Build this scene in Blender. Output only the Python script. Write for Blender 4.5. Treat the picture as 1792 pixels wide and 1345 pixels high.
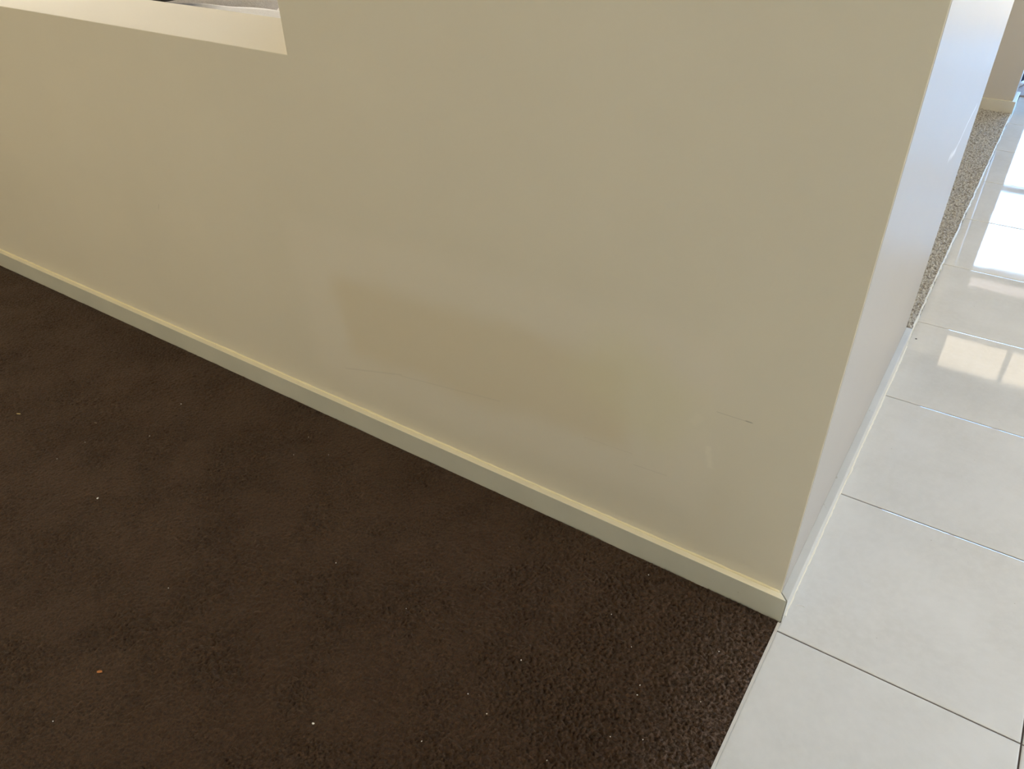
import bpy, bmesh, math, random
import numpy as np
from mathutils import Matrix, Vector

for o in list(bpy.data.objects):
    bpy.data.objects.remove(o)
SC = bpy.context.scene
COL = SC.collection
R = math.radians

# ------------------------------------------------------------------ camera
cam_d = bpy.data.cameras.new('camera')
cam = bpy.data.objects.new('camera', cam_d)
COL.objects.link(cam)
rt, up, fw = Vector((.8334, .5523, -.0179)), Vector((-.3131, .4986, .8083)), Vector((-.4554, .6681, -.5885))
fw.normalize(); rt = (rt - fw * rt.dot(fw)).normalized(); up = rt.cross(fw)
cam.matrix_world = Matrix(((rt.x, up.x, -fw.x, .1160), (rt.y, up.y, -fw.y, -1.1883), (rt.z, up.z, -fw.z, 1.4164), (0, 0, 0, 1)))
cam_d.sensor_width = 36
cam_d.lens = 27.1676
cam_d.clip_start = .02
SC.camera = cam

# ------------------------------------------------------------------ world (daylight outside)
W = bpy.data.worlds.new('sky'); SC.world = W; W.use_nodes = True
wn = W.node_tree.nodes; wl = W.node_tree.links
wn.clear()
w_out = wn.new('ShaderNodeOutputWorld'); w_bg = wn.new('ShaderNodeBackground')
w_tc = wn.new('ShaderNodeTexCoord'); w_sx = wn.new('ShaderNodeSeparateXYZ'); w_rm = wn.new('ShaderNodeValToRGB'); w_mr = wn.new('ShaderNodeMapRange')
wl.new(w_tc.outputs['Generated'], w_sx.inputs[0])
w_dt = wn.new('ShaderNodeVectorMath'); w_dt.operation = 'DOT_PRODUCT'; w_dt.inputs[1].default_value = (.45, .89, 0)
wl.new(w_tc.outputs['Generated'], w_dt.inputs[0])
w_mr.inputs['From Min'].default_value = -1; w_mr.inputs['From Max'].default_value = 1
wl.new(w_dt.outputs['Value'], w_mr.inputs['Value'])
w_st = wn.new('ShaderNodeMapRange')                          # the sky is brighter beyond the entry
for i_, x_ in zip(('From Min', 'From Max', 'To Min', 'To Max'), (.5, .95, 10.0, 26.0)): w_st.inputs[i_].default_value = x_
wl.new(w_sx.outputs['Y'], w_st.inputs['Value'])
wl.new(w_tc.outputs['Generated'], w_sx.inputs[0])
wl.new(w_st.outputs[0], w_bg.inputs[1])
wl.new(w_mr.outputs[0], w_rm.inputs[0])
w_rm.color_ramp.elements[0].color = (1, .86, .62, 1)        # sunny side of the sky, behind the camera
w_rm.color_ramp.elements[0].position = .3
w_rm.color_ramp.elements[1].color = (.22, .53, 1, 1)        # open blue sky beyond the entry
w_rm.color_ramp.elements[1].position = .95
w_e = w_rm.color_ramp.elements.new(.72); w_e.color = (1, .975, .965, 1)
wl.new(w_rm.outputs[0], w_bg.inputs[0])
w_bg.inputs[1].default_value = 5.0
wl.new(w_bg.outputs[0], w_out.inputs[0])

SC.view_settings.view_transform = 'Standard'
SC.view_settings.look = 'None'
SC.view_settings.gamma = 1
SC.view_settings.use_curve_mapping = False
SC.view_settings.exposure = 0.08
try:
    SC.cycles.diffuse_bounces = 8
    SC.cycles.max_bounces = 12
    SC.cycles.sample_clamp_indirect = 6
except Exception:
    pass

# daylight openings: side, rear and living windows are unseen, added for their light
def portal(name, loc, rot, sx, sy):
    d = bpy.data.lights.new(name, 'AREA'); d.shape = 'RECTANGLE'; d.size = sx; d.size_y = sy
    d.cycles.is_portal = True
    o = bpy.data.objects.new(name, d); o.location = loc; o.rotation_euler = rot; COL.objects.link(o)
YF = 6.4      # wall with the glazed entry
XR = 3.4      # right hand wall
XL = -5.2     # left hand wall
YB = -3.6     # wall behind the camera
ZC = 3.3      # ceiling
portal('entry_daylight', (.69, YF + .06, 1.02), (R(-90), 0, 0), 1.24, 1.9)
portal('added_side_daylight', (XR + .06, .0, 1.87), (0, R(90), 0), 1.56, 2.7)
portal('added_rear_daylight', (-2.8, YB - .06, 1.6), (R(90), 0, 0), 2.4, .78)
portal('added_living_daylight', (XL - .06, 2.0, 1.85), (0, R(-90), 0), 1.7, 2.8)

# ------------------------------------------------------------------ material helpers
class NT:
    def __init__(s, name):
        s.m = bpy.data.materials.new(name); s.m.use_nodes = True
        s.t = s.m.node_tree; s.n = s.t.nodes; s.l = s.t.links
        s.b = s.n['Principled BSDF']; s.tc = s.n.new('ShaderNodeTexCoord')
    def node(s, t, **k):
        n = s.n.new(t)
        for a, v in k.items(): setattr(n, a, v)
        return n
    def link(s, a, b): s.l.new(a, b)
    def noise(s, scale, detail=3, rough=.55, vec=None, dist=0):
        n = s.node('ShaderNodeTexNoise'); n.inputs['Scale'].default_value = scale; n.inputs['Detail'].default_value = detail
        n.inputs['Roughness'].default_value = rough; n.inputs['Distortion'].default_value = dist
        s.link(vec or s.tc.outputs['Object'], n.inputs['Vector']); return n.outputs['Fac']
    def rng(s, v, a, b, c, d, smooth=False):
        n = s.node('ShaderNodeMapRange')
        if smooth: n.interpolation_type = 'SMOOTHSTEP'
        for i, x in zip(('From Min', 'From Max', 'To Min', 'To Max'), (a, b, c, d)): n.inputs[i].default_value = x
        s.link(v, n.inputs['Value']); return n.outputs[0]
    def math(s, op, a, b=None):
        n = s.node('ShaderNodeMath', operation=op)
        for i, x in enumerate((a, b)):
            if x is None: continue
            if isinstance(x, (int, float)): n.inputs[i].default_value = x
            else: s.link(x, n.inputs[i])
        return n.outputs[0]
    def mix(s, f, a, b, mode='MIX'):
        n = s.node('ShaderNodeMix', data_type='RGBA', blend_type=mode)
        if isinstance(f, (int, float)): n.inputs[0].default_value = f
        else: s.link(f, n.inputs[0])
        for i, x in ((6, a), (7, b)):
            if isinstance(x, tuple): n.inputs[i].default_value = (*x, 1)
            else: s.link(x, n.inputs[i])
        return n.outputs[2]
    def box(s, c, size, ang=0, soft=.01, wob=0, wscale=5, ax='xz'):
        """soft rectangular mark on a surface, fixed to the object"""
        sp = s.node('ShaderNodeSeparateXYZ'); s.link(s.tc.outputs['Object'], sp.inputs[0])
        u = s.math('SUBTRACT', sp.outputs['XYZ'.index(ax[0].upper())], c[0])
        v = s.math('SUBTRACT', sp.outputs['XYZ'.index(ax[1].upper())], c[1])
        if wob:
            n = s.rng(s.noise(wscale, 2), 0, 1, -wob, wob)
            v = s.math('ADD', v, n)
            n2 = s.rng(s.noise(wscale * 1.7, 2), 0, 1, -wob, wob)
            u = s.math('ADD', u, n2)
        ca, sa = math.cos(ang), math.sin(ang)
        u2 = s.math('ADD', s.math('MULTIPLY', u, ca), s.math('MULTIPLY', v, sa))
        v2 = s.math('SUBTRACT', s.math('MULTIPLY', v, ca), s.math('MULTIPLY', u, sa))
        fu = s.rng(s.math('ABSOLUTE', u2), size[0] / 2 - soft / 2, size[0] / 2 + soft / 2, 1, 0, True)
        sv = min(soft, size[1])
        fv = s.rng(s.math('ABSOLUTE', v2), size[1] / 2 - sv / 2, size[1] / 2 + sv / 2, 1, 0, True)
        return s.math('MULTIPLY', fu, fv)
    def bump(s, h, strength, dist=.001, prev=None):
        n = s.node('ShaderNodeBump'); n.inputs['Strength'].default_value = strength; n.inputs['Distance'].default_value = dist
        s.link(h, n.inputs['Height'])
        if prev: s.link(prev, n.inputs['Normal'])
        s.link(n.outputs[0], s.b.inputs['Normal']); return n.outputs[0]
    def set(s, **k):
        for a, v in k.items():
            i = s.b.inputs[a.replace('_', ' ')]
            if isinstance(v, tuple): i.default_value = (*v, 1)
            elif isinstance(v, (int, float)): i.default_value = v
            else: s.link(v, i)
        return s

PAINT = (.73, .672, .53)
def simple(name, col, rough=.6, **k):
    t = NT(name); t.set(Base_Color=col, Roughness=rough, **k); return t.m
def paint(name, col=PAINT, rough=.42, marks=None):
    t = NT(name)
    lo = tuple(c * .97 for c in col)
    c = t.mix(t.rng(t.noise(1.6, 3), .35, .65, 0, 1), lo, col)
    if marks: c = marks(t, c)
    t.set(Base_Color=c, Roughness=rough)
    t.b.inputs['Specular IOR Level'].default_value = .5 if rough < .6 else .3
    t.bump(t.noise(260, 2), .10, .0006, t.bump(t.noise(45, 2), .06, .001))
    return t.m

def front_marks(t, c):
    # touched-up paint: a tan patch inside a paler rolled halo, faint scuffs, pen-like scratch
    halo = t.box((-.80, .40), (1.16, .46), R(1), .08, .05, 3)
    c = t.mix(t.math('MULTIPLY', halo, .55), c, tuple(x * y for x, y in zip(PAINT, (1.045, 1.04, 1.06))))
    tan = t.box((-.83, .385), (.82, .225), R(2), .08, .05, 3.3)
    c = t.mix(t.math('MULTIPLY', tan, .75), c, tuple(x * y for x, y in zip(PAINT, (.96, .915, .83))))
    gr = t.box((-.40, .46), (.26, .20), R(-30), .12, .04, 3.3)
    c = t.mix(t.math('MULTIPLY', gr, .5), c, tuple(x * y for x, y in zip(PAINT, (.98, .99, .86))))
    dk = tuple(x * .45 for x in PAINT)
    for (cx, cz, L, th, a, k) in ((-.186, .4765, .072, .0012, 1.5, .40), (-.158, .4778, .013, .0022, 1.5, .75),
                                  (-1.16, .222, .22, .004, 15, .14), (-.90, .268, .32, .003, 8, .12),
                                  (-.345, .262, .08, .002, 4, .16), (-1.95, .52, .02, .003, 60, .25),
                                  (-.45, .285, .12, .002, 3, .10)):
        c = t.mix(t.math('MULTIPLY', t.box((cx, cz), (L, th), R(a), .006), k), c, dk)
    c = t.mix(t.math('MULTIPLY', t.box((-.222, .357), (.012, .055), R(14), .011, .006, 30), .5), c, tuple(min(1, x * 1.13) for x in PAINT))
    c = t.mix(t.math('MULTIPLY', t.box((-.26, .44), (.02, .03), R(-30), .01, .004, 40), .3), c, tuple(min(1, x * 1.1) for x in PAINT))
    return c

def return_marks(t, c):
    # rubbed streaks across the paint
    for (cy, cz, L, th, a, k) in ((1.0, .785, .30, .007, 10, .7), (.86, .768, .14, .016, -8, .5)):
        c = t.mix(t.math('MULTIPLY', t.box((cy, cz), (L, th), R(a), .02, .01, 9, 'yz'), k), c, (.86, .86, .84))
    return c

M_WALL = paint('wall_paint')
M_FRONT = paint('front_wall_paint', rough=.72, marks=front_marks)
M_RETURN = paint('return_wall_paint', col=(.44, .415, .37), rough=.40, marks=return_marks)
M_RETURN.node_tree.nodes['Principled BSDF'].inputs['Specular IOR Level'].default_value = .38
M_FAR = paint('far_wall_paint', col=(.49, .465, .43))
M_HALL = paint('hall_paint', col=(.44, .47, .52))
M_CEIL = simple('ceiling_white', (.85, .83, .78), .8)
def skirt_mat(base=(.59, .575, .465), base2=(.64, .62, .50)):
    t = NT('skirting_paint')
    sp = t.node('ShaderNodeSeparateXYZ'); t.link(t.tc.outputs['Object'], sp.inputs[0])
    c = t.mix(t.rng(t.noise(6, 4), .35, .7, 0, 1), base, base2)
    sc = t.rng(t.noise(55, 5, .7), .66, .72, 0, .5)
    c = t.mix(sc, c, (.30, .24, .15))
    t.set(Base_Color=c, Roughness=.38)
    t.bump(t.noise(120, 2), .08, .0006)
    return t.m
M_SKIRT = skirt_mat()
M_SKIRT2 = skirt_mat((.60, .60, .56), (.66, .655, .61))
M_TOPEDGE = simple('skirting_top_lit', (.88, .81, .60), .30)  # light falling on the top face, painted in as a lighter cream

def brown_carpet():
    t = NT('brown_cut_pile')
    big = t.rng(t.noise(2.2, 3, .6, dist=.6), .36, .66, 0, 1)
    fine = t.rng(t.noise(190, 4, .75), .36, .66, 0, 1)
    c1 = t.mix(big, (.080, .035, .011), (.104, .051, .020))
    c = t.mix(fine, (.028, .012, .004), c1)
    edge_gleam = t.box((-.02, -.9), (.22, 1.75), 0, .16, .05, 7, 'xy')      # light gleam on the pile beside the tiles, painted into the colour
    c = t.mix(t.math('MULTIPLY', edge_gleam, t.rng(t.noise(150, 4, .7), .46, .66, 0, .75)), c, (.22, .155, .115))
    t.set(Base_Color=c, Roughness=.7)
    t.b.inputs['Specular IOR Level'].default_value = .2
    t.b.inputs['Sheen Weight'].default_value = .25
    t.b.inputs['Sheen Roughness'].default_value = .5
    t.b.inputs['Sheen Tint'].default_value = (.75, .66, .55, 1)
    t.bump(t.noise(420, 3, .7), .9, .003)
    return t.m
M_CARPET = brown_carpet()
def beige_carpet():
    t = NT('beige_loop_pile')
    v = t.node('ShaderNodeTexVoronoi'); v.inputs['Scale'].default_value = 100; t.link(t.tc.outputs['Object'], v.inputs['Vector'])
    f = t.rng(t.noise(150, 3, .7), .36, .66, 0, 1)
    c = t.mix(f, (.30, .275, .235), (.82, .81, .76))
    c = t.mix(t.rng(v.outputs['Distance'], .45, .85, 0, .75), c, (.16, .13, .10))
    t.set(Base_Color=c, Roughness=.95)
    t.bump(t.noise(200, 3, .7), .9, .004)
    return t.m
M_BEIGE = beige_carpet()
def tile_mat():
    t = NT('polished_porcelain')
    n1 = t.rng(t.noise(3.5, 5, .65), .35, .68, 0, 1)
    n2 = t.rng(t.noise(55, 4, .7), .42, .68, 0, 1)
    c = t.mix(n1, (.645, .635, .60), (.715, .71, .685))
    c = t.mix(t.math('MULTIPLY', n2, .35), c, (.74, .73, .70))
    sp = t.rng(t.noise(90, 2, .5), .765, .78, 0, .6)
    c = t.mix(sp, c, (.36, .32, .27))
    rr = t.rng(t.noise(14, 4, .7), .3, .7, .012, .05)
    t.set(Base_Color=c, Roughness=rr, IOR=1.52)
    t.bump(t.noise(5, 2), .05, .004)
    return t.m
M_TILE = tile_mat()
M_GROUT = simple('grout', (.13, .095, .075), .9)
M_CAULK = simple('cream_caulk', (.82, .78, .66), .4)
M_FRAME = simple('white_frame', (.82, .83, .84), .35)

# ------------------------------------------------------------------ mesh helpers
def bm_box(bm, x0, x1, y0, y1, z0, z1, mat=0):
    vs = [bm.verts.new(p) for p in ((x0, y0, z0), (x1, y0, z0), (x1, y1, z0), (x0, y1, z0), (x0, y0, z1), (x1, y0, z1), (x1, y1, z1), (x0, y1, z1))]
    fs = []
    for f in ((3, 2, 1, 0), (4, 5, 6, 7), (0, 1, 5, 4), (1, 2, 6, 5), (2, 3, 7, 6), (3, 0, 4, 7)):
        q = bm.faces.new([vs[i] for i in f]); q.material_index = mat; fs.append(q)
    return fs
def obj(name, bm, mats, parent=None, smooth=False, bevel=0, seg=2):
    me = bpy.data.meshes.new(name); bm.to_mesh(me); bm.free()
    for m in (mats if isinstance(mats, (list, tuple)) else [mats]): me.materials.append(m)
    o = bpy.data.objects.new(name, me); COL.objects.link(o)
    if parent: o.parent = parent
    if smooth:
        me.polygons.foreach_set('use_smooth', [True] * len(me.polygons))
    if bevel:
        b = o.modifiers.new('bevel', 'BEVEL'); b.width = bevel; b.segments = seg; b.limit_method = 'ANGLE'; b.harden_normals = False
    return o
def struct(name, bm, mats, label=None, **k):
    o = obj(name, bm, mats, **k); o['kind'] = 'structure'
    if label: o['label'] = label
    return o
def tag(o, label, cat, group=None, kind=None):
    o['label'] = label; o['category'] = cat
    if group: o['group'] = group
    if kind: o['kind'] = kind
    return o
def empty(name, loc=(0, 0, 0), rz=0):
    o = bpy.data.objects.new(name, None); o.location = loc; o.rotation_euler = (0, 0, rz); o.empty_display_size = .05; COL.objects.link(o); return o
def slab_with_holes(bm, axis, p0, p1, u0, u1, z0, z1, holes):
    """wall slab: thickness p0..p1 on `axis`, u along the other, holes = (u0,u1,z0,z1); one watertight grid"""
    us = sorted({u0, u1, *[h[0] for h in holes], *[h[1] for h in holes]})
    zs = sorted({z0, z1, *[h[2] for h in holes], *[h[3] for h in holes]})
    def solid(i, j):
        if i < 0 or j < 0 or i >= len(us) - 1 or j >= len(zs) - 1: return False
        a, b = (us[i] + us[i + 1]) / 2, (zs[j] + zs[j + 1]) / 2
        return not any(h[0] < a < h[1] and h[2] < b < h[3] for h in holes)
    V = {}
    def v(i, j, s):
        k = (i, j, s)
        if k not in V:
            p = p1 if s else p0
            V[k] = bm.verts.new((us[i], p, zs[j]) if axis == 'y' else (p, us[i], zs[j]))
        return V[k]
    for i in range(len(us) - 1):
        for j in range(len(zs) - 1):
            if not solid(i, j): continue
            bm.faces.new((v(i, j, 0), v(i + 1, j, 0), v(i + 1, j + 1, 0), v(i, j + 1, 0)))
            bm.faces.new((v(i, j, 1), v(i, j + 1, 1), v(i + 1, j + 1, 1), v(i + 1, j, 1)))
            if not solid(i - 1, j): bm.faces.new((v(i, j, 0), v(i, j + 1, 0), v(i, j + 1, 1), v(i, j, 1)))
            if not solid(i + 1, j): bm.faces.new((v(i + 1, j, 0), v(i + 1, j, 1), v(i + 1, j + 1, 1), v(i + 1, j + 1, 0)))
            if not solid(i, j - 1): bm.faces.new((v(i, j, 0), v(i, j, 1), v(i + 1, j, 1), v(i + 1, j, 0)))
            if not solid(i, j + 1): bm.faces.new((v(i, j + 1, 0), v(i + 1, j + 1, 0), v(i + 1, j + 1, 1), v(i, j + 1, 1)))
    bmesh.ops.recalc_face_normals(bm, faces=bm.faces)

T = .0174            # skirting thickness
H = .068             # skirting height
WT = .27             # half wall thickness
XO, ZS = -1.277, 1.017     # right side and sill of the opening
Y2 = 1.269           # end of the return wall
Y3 = 4.161           # far wall skirting face

# ------------------------------------------------------------------ room shell
bm = bmesh.new()
slab_with_holes(bm, 'y', T, T + WT, XL, -T, -.05, ZC, [(-4.2, XO, ZS, 2.25)])
struct('wall_front', bm, M_FRONT, bevel=.0018)
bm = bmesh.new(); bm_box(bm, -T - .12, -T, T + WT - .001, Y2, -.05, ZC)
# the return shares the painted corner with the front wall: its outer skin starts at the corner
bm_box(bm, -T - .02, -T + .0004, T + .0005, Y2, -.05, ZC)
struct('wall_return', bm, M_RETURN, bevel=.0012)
bm = bmesh.new(); slab_with_holes(bm, 'y', Y3 + T, Y3 + T + .215, XL, -T, -.05, ZC, [])
struct('wall_far', bm, M_FAR, bevel=.002)
bm = bmesh.new(); slab_with_holes(bm, 'y', YF, YF + .12, XL, XR + .12, -.05, ZC, [(.07, 1.31, 0, 1.97), (.075, .60, 2.69, 3.06), (.64, 1.26, 2.69, 3.06), (.09, 1.26, 2.05, 2.16)])
struct('wall_entry', bm, M_HALL)
bm = bmesh.new(); slab_with_holes(bm, 'x', XR, XR + .12, YB, YF, -.05, ZC, [(-1.35, 1.35, 1.09, 2.65)])
struct('wall_right', bm, M_HALL)
bm = bmesh.new(); slab_with_holes(bm, 'x', XL - .12, XL, YB, YF, -.05, ZC, [(.6, 3.4, 1.0, 2.7)])
struct('wall_left', bm, M_WALL)
bm = bmesh.new(); slab_with_holes(bm, 'y', YB - .12, YB, XL - .12, XR + .12, -.05, ZC, [(-4.0, -1.6, 1.21, 1.99)])
struct('wall_back', bm, M_WALL)
bm = bmesh.new(); bm_box(bm, XL - .12, XR + .12, YB - .12, YF + .12, ZC, ZC + .1)
struct('ceiling', bm, M_CEIL)

# tiled floor: grout bed with bevelled tiles
bm = bmesh.new()
xs = [-.0005, .464] + [.464 + .5 * k for k in range(1, 7)]
ys = [-.026 + .5 * k for k in range(-8, 14)]
g, pw, pd = .0017, .0030, .0011       # half joint, pillowed rim width and drop
for i in range(len(xs) - 1):
    for j in range(len(ys) - 1):
        a, b, c, d = xs[i] + (g if i else 0), min(xs[i + 1] - g, XR), max(ys[j] + g, YB), min(ys[j + 1] - g, YF)
        rings = [(0, -.009), (0, -pd - .0004), (pw * .12, -pd), (pw * .5, -pd * .42), (pw, -pd * .1), (pw * 1.5, 0)]
        R_ = [[bm.verts.new(p) for p in ((a + o, c + o, z), (b - o, c + o, z), (b - o, d - o, z), (a + o, d - o, z))] for o, z in rings]
        for p, q in zip(R_, R_[1:]):
            for e in range(4): bm.faces.new((p[e], p[(e + 1) % 4], q[(e + 1) % 4], q[e]))
        bm.faces.new(R_[-1]); bm.faces.new(R_[0][::-1])
struct('floor', bm, M_TILE)
bm = bmesh.new(); bm_box(bm, XL - .12, XR + .12, YB - .12, YF + .12, -.06, -.0038)
struct('floor_bed', bm, M_GROUT)
# skirtings
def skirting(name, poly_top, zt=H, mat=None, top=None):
    """prism over a footprint polygon; the top face takes a second material, lighter by default for light from above"""
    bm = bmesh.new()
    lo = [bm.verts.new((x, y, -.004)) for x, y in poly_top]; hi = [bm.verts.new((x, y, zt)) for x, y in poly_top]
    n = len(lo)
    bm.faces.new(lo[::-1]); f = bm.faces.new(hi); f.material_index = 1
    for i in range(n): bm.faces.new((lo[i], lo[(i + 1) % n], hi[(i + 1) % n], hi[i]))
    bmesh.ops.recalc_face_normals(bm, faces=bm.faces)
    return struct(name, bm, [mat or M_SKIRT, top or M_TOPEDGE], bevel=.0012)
k = .0013
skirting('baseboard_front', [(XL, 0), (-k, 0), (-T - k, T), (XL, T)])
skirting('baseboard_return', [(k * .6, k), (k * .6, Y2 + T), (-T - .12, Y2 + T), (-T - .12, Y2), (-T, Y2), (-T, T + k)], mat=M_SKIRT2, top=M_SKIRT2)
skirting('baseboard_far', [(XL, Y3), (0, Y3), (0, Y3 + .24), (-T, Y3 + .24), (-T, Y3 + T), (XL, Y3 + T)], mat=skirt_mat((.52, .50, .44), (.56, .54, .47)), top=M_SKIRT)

# bead of yellowed filler between the front skirting top and the wall
bm = bmesh.new()
rnd = random.Random(2); rows = []
for i in range(241):
    x = XL + (-T - .004 - XL) * i / 240; w = .0035 + rnd.uniform(-.0008, .0008)
    rows.append([bm.verts.new(p) for p in ((x, T - w, H - .0005), (x, T - w * .35, H + w * .55), (x, T + .0005, H + w * 1.5), (x, T + .0005, H - .0005))])
for a, b in zip(rows, rows[1:]):
    for q in range(4): bm.faces.new((a[q], a[(q + 1) % 4], b[(q + 1) % 4], b[q]))
bm.faces.new(rows[0]); bm.faces.new(rows[-1][::-1]); bmesh.ops.recalc_face_normals(bm, faces=bm.faces)
struct('trim_5', bm, simple('yellowed_filler', (.90, .80, .52), .4), smooth=True)
# floor edge trims along x = 0
def wavy_strip(name, x0, x1, y0, y1, z0, z1, amp, n, mat, seed, top=.6):
    rnd = random.Random(seed); bm = bmesh.new(); rows = []
    off = 0
    for i in range(n + 1):
        y = y0 + (y1 - y0) * i / n
        off += rnd.uniform(-1, 1) * amp * .6; off *= .8
        w = (x1 - x0) / 2 * (1 + (rnd.uniform(-.4, .4) if amp else 0)); c = (x0 + x1) / 2 + off
        rows.append([bm.verts.new(p) for p in ((c - w, y, z0), (c - w * top, y, z1), (c + w * top, y, z1), (c + w, y, z0))])
    for a, b in zip(rows, rows[1:]):
        for q in range(3): bm.faces.new((a[q], a[q + 1], b[q + 1], b[q]))
        bm.faces.new((a[3], a[0], b[0], b[3]))
    bm.faces.new(rows[0]); bm.faces.new(rows[-1][::-1])
    bmesh.ops.recalc_face_normals(bm, faces=bm.faces)
    return struct(name, bm, mat, smooth=False)
wavy_strip('trim_1', -.0060, -.0001, YB, -.004, -.006, .0010, 0, 2, simple('tile_edge_trim', (.66, .63, .58), .3), 1, .92)
wavy_strip('trim_2', -.0085, .0005, Y2 + T + .002, Y3 - .002, -.006, .0035, .0022, 260, M_CAULK, 5)
# smeared sealant bead where the return skirting meets the tiles
wavy_strip('trim_3', -.001, .0045, .02, Y2 + T, -.001, .002, .0012, 130, M_CAULK, 8)

# ------------------------------------------------------------------ glazed entry, windows
M_GLASS = NT('clear_glass'); M_GLASS.set(Base_Color=(1, 1, 1), Roughness=0, IOR=1.02); M_GLASS.b.inputs['Transmission Weight'].default_value = 1; M_GLASS = M_GLASS.m
def glazed(name, axis, p, u0, u1, z0, z1, fw_, bars_u=(), bars_z=(), dep=.05, fmat=None):
    root = empty(name, ((u0 + u1) / 2, p, z0) if axis == 'y' else (p, (u0 + u1) / 2, z0)); root['kind'] = 'structure'
    L = root.location.copy()
    def bx(bm, a, b, c, d, q0, q1):
        if axis == 'y': bm_box(bm, a - L.x, b - L.x, q0 - L.y, q1 - L.y, c - L.z, d - L.z)
        else: bm_box(bm, q0 - L.x, q1 - L.x, a - L.y, b - L.y, c - L.z, d - L.z)
    bm = bmesh.new(); q0, q1 = p - dep / 2, p + dep / 2
    bx(bm, u0, u0 + fw_, z0, z1, q0, q1); bx(bm, u1 - fw_, u1, z0, z1, q0, q1)
    bx(bm, u0 + fw_, u1 - fw_, z1 - fw_, z1, q0, q1); bx(bm, u0 + fw_, u1 - fw_, z0, z0 + fw_, q0, q1)
    for u in bars_u: bx(bm, u - .02, u + .02, z0 + fw_, z1 - fw_, q0, q1)
    for z in bars_z: bx(bm, u0 + fw_, u1 - fw_, z - .038, z + .022, q0 + .002, q1 - .002)
    obj('window_frame', bm, fmat or M_FRAME, root)
    return root
glazed('door_1', 'y', YF + .05, .04, 1.34, 0, 2.0, .035, (.69,), (1.22,), fmat=simple('blue_grey_door_frame', (.16, .20, .30), .4))
glazed('window_1', 'x', XR + .05, -1.35, 1.35, 1.09, 2.65, .05, (.0,), ())  # unseen window, added to light the tiles and the return wall
glazed('window_5', 'y', YB - .05, -4.0, -1.6, 1.21, 1.99, .05, (-2.8,), ())  # unseen window behind the camera, added to brighten the front wall
glazed('window_2', 'x', XL - .05, .6, 3.4, 1.0, 2.7, .05, (2.0,), ())  # unseen window, added and sized to light the sill and sofa
M_BLIND = NT('lit_cream_blind'); M_BLIND.set(Base_Color=(.8, .7, .5)); M_BLIND.b.inputs['Emission Color'].default_value = (1, .85, .66, 1); M_BLIND.b.inputs['Emission Strength'].default_value = 2.5; M_BLIND = M_BLIND.m
for n_, (a, b) in enumerate(((.075, .60), (.64, 1.26))):
    r_ = glazed('window_%d' % (n_ + 3), 'y', YF + .05, a, b, 2.69, 3.06, .004)
    bm = bmesh.new(); bm_box(bm, -(b - a) / 2, (b - a) / 2, .005, .012, 0, .37); obj('blind', bm, M_BLIND, r_)
M_STRIP = NT('added_glow_strip'); M_STRIP.set(Base_Color=(.8, .72, .70)); M_STRIP.b.inputs['Emission Color'].default_value = (1, .86, .84, 1); M_STRIP.b.inputs['Emission Strength'].default_value = 1.3  # glow added so the tiles mirror a pinkish band above the door
r_ = glazed('window_6', 'y', YF + .05, .09, 1.26, 2.05, 2.16, .004)
bm = bmesh.new(); bm_box(bm, -.585, .585, .005, .012, 0, .11); obj('glow_panel', bm, M_STRIP.m, r_)
# ground outside
bm = bmesh.new(); bm_box(bm, -40, 40, -40, 40, -.3, -.12)
struct('ground_outside', bm, simple('pale_concrete', (.55, .55, .53), .9))

# ------------------------------------------------------------------ carpets
def fftnoise(nx, ny, dx, lo, hi, seed):
    """band-limited noise, wavelengths lo..hi metres, unit variance"""
    r = np.random.default_rng(seed).standard_normal((ny, nx))
    F = np.fft.rfft2(r); fy = np.fft.fftfreq(ny, dx)[:, None]; fx = np.fft.rfftfreq(nx, dx)[None, :]
    f = np.sqrt(fx * fx + fy * fy)
    F *= np.exp(-(f * lo) ** 2) * (1 - np.exp(-(f * hi) ** 2))
    o = np.fft.irfft2(F, s=(ny, nx)); return o / o.std()
def grid_mesh(name, x0, x1, y0, y1, d, zfun, mat, extra):
    nx = int(round((x1 - x0) / d)) + 1; ny = int(round((y1 - y0) / d)) + 1
    X, Y = np.meshgrid(np.linspace(x0, x1, nx), np.linspace(y0, y1, ny))
    Z = zfun(X, Y, nx, ny, d)
    co = np.stack([X, Y, Z], -1).reshape(-1, 3)
    i = np.arange((ny - 1) * (nx - 1)); r, c = i // (nx - 1), i % (nx - 1); a = r * nx + c
    f = np.stack([a, a + 1, a + 1 + nx, a + nx], -1)
    nb = len(co); ex_v, ex_f = [], []
    for (a0, a1, b0, b1, z) in extra:
        q = nb + len(ex_v); ex_v += [(a0, b0, z), (a1, b0, z), (a1, b1, z), (a0, b1, z)]; ex_f.append((q, q + 1, q + 2, q + 3))
    if ex_v:
        co = np.vstack([co, ex_v]); f = np.vstack([f, ex_f])
    me = bpy.data.meshes.new(name)
    me.vertices.add(len(co)); me.vertices.foreach_set('co', co.astype(np.float32).ravel())
    me.loops.add(f.size); me.loops.foreach_set('vertex_index', f.astype(np.int32).ravel())
    me.polygons.add(len(f)); me.polygons.foreach_set('loop_start', np.arange(0, f.size, 4, dtype=np.int32)); me.polygons.foreach_set('loop_total', np.full(len(f), 4, dtype=np.int32))
    me.update(calc_edges=True); me.validate()
    me.polygons.foreach_set('use_smooth', [True] * len(f))
    me.materials.append(mat)
    o = bpy.data.objects.new(name, me); COL.objects.link(o); return o
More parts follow.
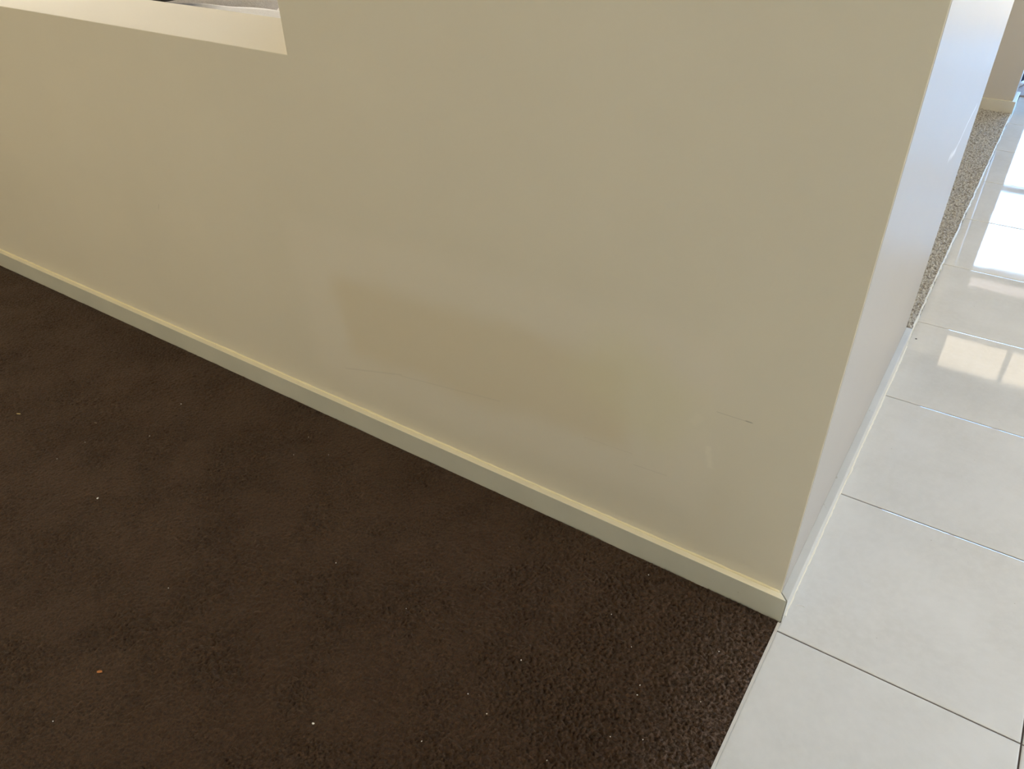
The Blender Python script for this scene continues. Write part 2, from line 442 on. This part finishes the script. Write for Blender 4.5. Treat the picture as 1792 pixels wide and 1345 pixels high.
def z_brown(X, Y, nx, ny, d):
    z = fftnoise(nx, ny, d, .005, .016, 1) * .0017 + fftnoise(nx, ny, d, .012, .05, 2) * .0006
    patch = np.clip(fftnoise(nx, ny, d, .15, .6, 3) * .5 + .5, 0, 1.3)
    z = z * (.55 + .5 * patch + 1.3 * np.exp(-((X / .40) ** 2))) + fftnoise(nx, ny, d, .08, .4, 4) * .0008
    # rumpled tufts where something stood
    for (cx, cy, r) in ((-2.02, -.36, .06), (-1.12, -.60, .09), (-.93, -.72, .08), (-1.78, -.05, .10)):
        w = np.exp(-((X - cx) ** 2 + (Y - cy) ** 2) / (2 * r * r)); z += w * fftnoise(nx, ny, d, .012, .06, 9) * .0012
    z = np.clip(z, -.0035, .0048) + .0005
    # worn down to the tile edge
    e = np.clip((X + .03) / .03, 0, 1); z = z - e * .0018
    z = np.where(X > -.0065, -.004, z)
    w = np.clip((Y + .004) / .004, 0, 1); z = z * (1 - w) - .001 * w
    return z
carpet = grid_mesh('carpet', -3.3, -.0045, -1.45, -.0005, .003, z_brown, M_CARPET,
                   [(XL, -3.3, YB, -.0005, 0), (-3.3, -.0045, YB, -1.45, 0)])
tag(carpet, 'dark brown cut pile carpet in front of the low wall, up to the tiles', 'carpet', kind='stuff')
def z_beige(X, Y, nx, ny, d):
    z = fftnoise(nx, ny, d, .009, .03, 11) * .0028 + .004
    return np.where(X > -.006, -.003, z)
beige = grid_mesh('carpet', -.6, -.0065, T + WT + .98, Y3 - .0005, .0035, z_beige, M_BEIGE,
                  [(XL, -.6, T + WT, Y3 - .0005, .0095), (-.6, -T - .12, T + WT, T + WT + .98, .0095)])
beige.name = 'looped_carpet'
tag(beige, 'flecked beige loop pile carpet strip beyond the end of the wall, beside the tiles', 'carpet', kind='stuff')

# ------------------------------------------------------------------ sofa behind the opening
def weave(name, c1, c2, sc=220):
    t = NT(name)
    c = t.mix(t.rng(t.noise(sc, 3, .7), .35, .68, 0, 1), c1, c2)
    t.set(Base_Color=c, Roughness=.9)
    t.bump(t.noise(sc * 1.5, 2), .5, .002, t.bump(t.noise(12, 3), .25, .02))
    return t.m
M_SOFA = weave('grey_sofa_weave', (.68, .655, .67), (.90, .875, .885))
M_THROW = weave('pale_throw', (.82, .82, .86), (.92, .92, .95))
M_DARK = weave('charcoal_fabric', (.035, .03, .032), (.13, .12, .12))
def pillow_bm(lx, ly, lz, p=3.2, nu=40, nv=20, crease=0):
    """superellipsoid cushion centred on the origin"""
    bm = bmesh.new(); rows = []
    def sp(v, e): return math.copysign(abs(v) ** e, v)
    e = 2 / p
    for j in range(nv + 1):
        ph = -math.pi / 2 + math.pi * j / nv
        row = []
        for i in range(nu):
            th = 2 * math.pi * i / nu
            x = sp(math.cos(ph), .55) * sp(math.cos(th), e); y = sp(math.cos(ph), .55) * sp(math.sin(th), e); z = sp(math.sin(ph), .8)
            row.append(bm.verts.new((x * lx / 2, y * ly / 2, z * lz / 2)))
        rows.append(row)
    for a, b in zip(rows, rows[1:]):
        for i in range(nu):
            bm.faces.new((a[i], a[(i + 1) % nu], b[(i + 1) % nu], b[i]))
    bmesh.ops.remove_doubles(bm, verts=bm.verts, dist=1e-5)
    bmesh.ops.recalc_face_normals(bm, faces=bm.faces)
    return bm
def xf(bm, loc, rx=0, ry=0, rz=0):
    m = Matrix.Translation(loc) @ Matrix.Rotation(rz, 4, 'Z') @ Matrix.Rotation(ry, 4, 'Y') @ Matrix.Rotation(rx, 4, 'X')
    bmesh.ops.transform(bm, matrix=m, verts=bm.verts); return bm
sofa = empty('sofa', (-2.15, .78, .0150))
tag(sofa, 'light grey fabric sofa standing behind the wall opening', 'sofa')
SX = 1.0
M_LEG = simple('dark_leg', (.05, .03, .02), .4)
bm = bmesh.new(); bm_box(bm, -SX, SX, -.40, .46, .10, .38); obj('seat_base', bm, M_SOFA, sofa, bevel=.03, seg=3)
bm = bmesh.new(); bm_box(bm, -SX, SX, -.46, -.19, .10, .928); obj('backrest', bm, M_SOFA, sofa, bevel=.03, seg=4)
for s_ in (-1, 1):
    bm = bmesh.new(); bm_box(bm, s_ * (SX + .12) - .11, s_ * (SX + .12) + .11, -.42, .48, .10, .64); obj('armrest', bm, M_SOFA, sofa, bevel=.04, seg=4)
    bm = pillow_bm(.98, .66, .19, 6); xf(bm, (s_ * .497, .16, .46)); obj('seat_cushion', bm, M_SOFA, sofa, smooth=True)
    bm = pillow_bm(.98, .42, .30, 6); xf(bm, (s_ * .497, -.025, .735), rx=R(80)); obj('back_cushion', bm, M_SOFA, sofa, smooth=True)
    for yy in (-.36, .40):
        bm = bmesh.new(); bm_box(bm, s_ * 1.05 - .025, s_ * 1.05 + .025, yy - .025, yy + .025, 0, .10); obj('leg', bm, M_LEG, sofa)

# pale throw folded over the top of the backrest (own thickness, slanting edge)
def throw_mesh():
    bm = bmesh.new(); top = []; n = 60
    rnd = random.Random(4)
    prof = [(.335, .9485), (.36, .9485), (.39, .9485), (.42, .9485)]
    rows = []
    for i in range(n + 1):
        f = i / n; x = -2.36 + 1.10 * f
        edge = .505 + .08 * min(1, f * 2.4) + .006 * math.sin(f * 9)
        row = []
        for (y, z) in prof[:-1]:
            row.append((x, y, z + .0015 + .0015 * math.sin(x * 37 + y * 20)))
        for q in range(1, 7):
            y = .42 + (edge - .42) * q / 6
            row.append((x, y, .9505 + .0015 * math.sin(x * 23 + y * 40)))
        rows.append([bm.verts.new(p) for p in row])
    for a, b in zip(rows, rows[1:]):
        for q in range(len(a) - 1): bm.faces.new((a[q], b[q], b[q + 1], a[q + 1]))
    bmesh.ops.recalc_face_normals(bm, faces=bm.faces)
    return bm
th = obj('throw_blanket', throw_mesh(), M_THROW, smooth=True)
so = th.modifiers.new('thick', 'SOLIDIFY'); so.thickness = .010; so.offset = 1
tag(th, 'pale grey throw blanket folded over the sofa back behind the sill', 'blanket')
bm = pillow_bm(.34, .26, .07, 5, 64, 24); xf(bm, (-2.40, .48, 1.008), rz=R(6))
dk = obj('cushion', bm, M_DARK, smooth=True)
tag(dk, 'small charcoal cushion lying on the sofa back, left end of the pale throw', 'cushion')

# ------------------------------------------------------------------ mat and shoe just past the far wall
def mat_m():
    t = NT('brown_mat_weave'); c = t.mix(t.rng(t.noise(260, 3), .35, .65, 0, 1), (.30, .24, .22), (.50, .43, .41)); t.set(Base_Color=c, Roughness=.9); t.bump(t.noise(300, 2), .6, .002); return t.m
bm = bmesh.new(); bm_box(bm, -.62, .30, 4.57, 5.15, .0, .009)
mt = obj('door_mat', bm, mat_m(), bevel=.003)
tag(mt, 'pinkish brown flat mat on the tiles just past the far wall', 'mat')
shoe = empty('shoe', (-.03, 4.86, .009), R(78))
tag(shoe, 'dark navy shoe with white sole standing on the brown mat', 'shoe')
def loft(sections, nseg=20):
    """sections: (x, half width, z0, z1, y shift)"""
    bm = bmesh.new(); rows = []
    for (x, w, z0, z1, ys_) in sections:
        row = []
        for i in range(nseg):
            a = 2 * math.pi * i / nseg; c, s_ = math.cos(a), math.sin(a)
            row.append(bm.verts.new((x, ys_ + w * math.copysign(abs(c) ** .7, c), (z0 + z1) / 2 + (z1 - z0) / 2 * math.copysign(abs(s_) ** .7, s_))))
        rows.append(row)
    for a, b in zip(rows, rows[1:]):
        for i in range(nseg): bm.faces.new((a[i], a[(i + 1) % nseg], b[(i + 1) % nseg], b[i]))
    bm.faces.new(rows[0][::-1]); bm.faces.new(rows[-1])
    bmesh.ops.recalc_face_normals(bm, faces=bm.faces); return bm
M_NAVY = simple('navy_mesh', (.018, .028, .06), .7); M_SOLE = simple('white_rubber', (.82, .85, .9), .5); M_LACE = simple('pale_lace', (.6, .68, .8), .8)
obj('sole', loft([(-.145, .018, .002, .030, 0), (-.135, .034, .0, .036, 0), (-.08, .038, .0, .036, 0), (0, .036, .0, .032, 0), (.06, .046, .0, .028, .004), (.11, .044, .002, .028, .006), (.14, .026, .006, .028, .004), (.15, .01, .012, .026, .002)]), M_SOLE, shoe, smooth=True)
obj('upper', loft([(-.138, .016, .028, .085, 0), (-.125, .030, .024, .105, 0), (-.08, .034, .024, .098, 0), (-.03, .034, .024, .092, 0), (.03, .038, .022, .078, .002), (.08, .041, .020, .060, .005), (.115, .036, .020, .050, .006), (.138, .018, .020, .040, .004)]), M_NAVY, shoe, smooth=True)
for q in range(4):
    bm = bmesh.new(); x = -.01 + q * .02
    zt = .090 - q * .007
    pts = [(x, -.030, zt - .012), (x + .002, -.015, zt + .001), (x + .003, 0, zt + .003), (x + .002, .015, zt + .001), (x, .030, zt - .012)]
    for p, r_ in zip(pts, pts[1:]):
        p, r_ = Vector(p), Vector(r_); m = (p + r_) / 2; d = (r_ - p); L_ = d.length
        rm = Matrix.Translation(m) @ d.to_track_quat('Z', 'Y').to_matrix().to_4x4()
        bmesh.ops.create_cone(bm, cap_ends=True, segments=8, radius1=.0028, radius2=.0028, depth=L_ * 1.1, matrix=rm)
    obj('lace', bm, M_LACE, shoe, smooth=True)

# ------------------------------------------------------------------ crumbs and lint on the brown carpet
M_WHITE = simple('white_lint', (.85, .80, .72), .7)
M_STRAW = simple('straw_fibre', (.50, .38, .16), .7)
M_ORANGE = simple('orange_crumb', (.48, .17, .04), .6)
M_STONE = simple('dark_grit', (.12, .10, .09), .8)
def on_floor(px, py, z=.0):
    """where on the floor a mark in the picture lies (1792 x 1345 frame)"""
    d = rt * ((px - 896) / 1352.34) + up * (-(py - 672.5) / 1352.34) + fw
    C0 = Vector((.1160, -1.1883, 1.4164)); t = (z - C0.z) / d.z
    return C0 + d * t
def crumb_bm(lx, ly, lz, seed):
    rnd = random.Random(seed); bm = bmesh.new(); bmesh.ops.create_icosphere(bm, subdivisions=2, radius=.5)
    for v in bm.verts: v.co *= rnd.uniform(.78, 1.15); v.co.x *= lx; v.co.y *= ly; v.co.z *= lz
    return bm
lint0 = None
for i, (px, py, s_) in enumerate([(171, 872, 4.2), (317, 707, 2.6), (262, 763, 2.4), (548, 1266, 4.0), (588, 985, 2.6), (295, 1029, 2.2), (100, 803, 2.0), (149, 774, 1.8),
                                  (93, 1262, 2.2), (514, 796, 1.8), (575, 796, 1.8), (540, 765, 1.8), (1135, 1006, 2.2), (1120, 1199, 2.8), (1115, 1216, 2.2), (912, 1155, 2.6),
                                  (852, 1249, 2.2), (957, 1331, 2.4), (1258, 1140, 2.2), (1105, 1132, 2.0), (1070, 1075, 2.0), (819, 1214, 2.2), (738, 1297, 2.0), (1068, 1289, 2.0), (1125, 1294, 2.0), (892, 957, 1.8), (1226, 1228, 1.8), (711, 1065, 1.8)]):
    P = on_floor(px, py, .001)
    if lint0 is None:
        o = lint0 = obj('carpet_lint', crumb_bm(.001, .0014, .0009, 3), M_WHITE, smooth=True)
    else:
        o = lint0.copy(); COL.objects.link(o)
    o.location = (P.x, P.y, .0022); o.scale = (s_, s_, s_); o.rotation_euler = (0, 0, i * 1.7)
    own = {0: 'bright white lint speck, the biggest on the left half of the brown carpet', 1: 'white lint speck on the carpet nearest the skirting at left', 3: 'white lint fleck near the bottom of the carpet, left of centre',
           4: 'lone white lint speck in the middle of the brown carpet', 13: 'upper of two close white lint specks towards the tiles', 14: 'lower of two close white lint specks towards the tiles',
           17: 'white lint speck at the very front edge of the carpet'}
    tag(o, own.get(i, 'tiny white speck of lint caught in the dark brown carpet'), 'lint', 'white lint specks on the brown carpet')
P = on_floor(175, 1176); o = obj('food_crumb', crumb_bm(.013, .007, .004, 7), M_ORANGE, smooth=True); o.location = (P.x, P.y, .003); o.rotation_euler = (0, 0, .5)
tag(o, 'small orange crumb on the dark brown carpet at lower left', 'crumb')
P = on_floor(33, 725); o = obj('leaf_flake', crumb_bm(.015, .006, .003, 8), M_STRAW, smooth=True); o.location = (P.x, P.y, .003); o.rotation_euler = (0, 0, .35)
tag(o, 'pale straw coloured flake on the brown carpet at the left edge', 'flake')
P = on_floor(168, 741); o = obj('leaf_flake', crumb_bm(.012, .004, .003, 9), simple('dull_flake', (.26, .19, .12), .8), smooth=True); o.location = (P.x, P.y, .003); o.rotation_euler = (0, 0, .1)
tag(o, 'dull brown flake on the carpet between the straw flake and the skirting', 'flake')
# small dark speck and a pale hair on the tiles by the return skirting
P = on_floor(1603, 593); o = obj('grit', crumb_bm(.006, .005, .003, 10), M_STONE, smooth=True); o.location = (P.x, P.y, .0012)
tag(o, 'dark speck of grit on the tiles near the skirting end', 'grit')
def hair(name, pts, r, mat, label):
    bm = bmesh.new(); rows = []
    fine = []
    for k_ in range(25):
        t = k_ / 24; a, b, c, d = pts
        fine.append(a * (1 - t) ** 3 + b * 3 * t * (1 - t) ** 2 + c * 3 * t * t * (1 - t) + d * t ** 3)
    for k_, p in enumerate(fine):
        dr = (fine[min(k_ + 1, 24)] - fine[max(k_ - 1, 0)]).normalized(); sd = Vector((-dr.y, dr.x, 0))
        rows.append([bm.verts.new(p + sd * r * math.cos(a_) + Vector((0, 0, r * math.sin(a_)))) for a_ in (0, 1.57, 3.14, 4.71)])
    for a, b in zip(rows, rows[1:]):
        for q in range(4): bm.faces.new((a[q], a[(q + 1) % 4], b[(q + 1) % 4], b[q]))
    bm.faces.new(rows[0]); bm.faces.new(rows[-1][::-1])
    return tag(obj(name, bm, mat, smooth=True), label, 'hair')
pts = [on_floor(*p, .001) for p in ((1393, 1059), (1398, 1057), (1404, 1058), (1408, 1062))]
hair('hair', pts, .0006, M_WHITE, 'short curled white hair on the tile beside the wall corner')
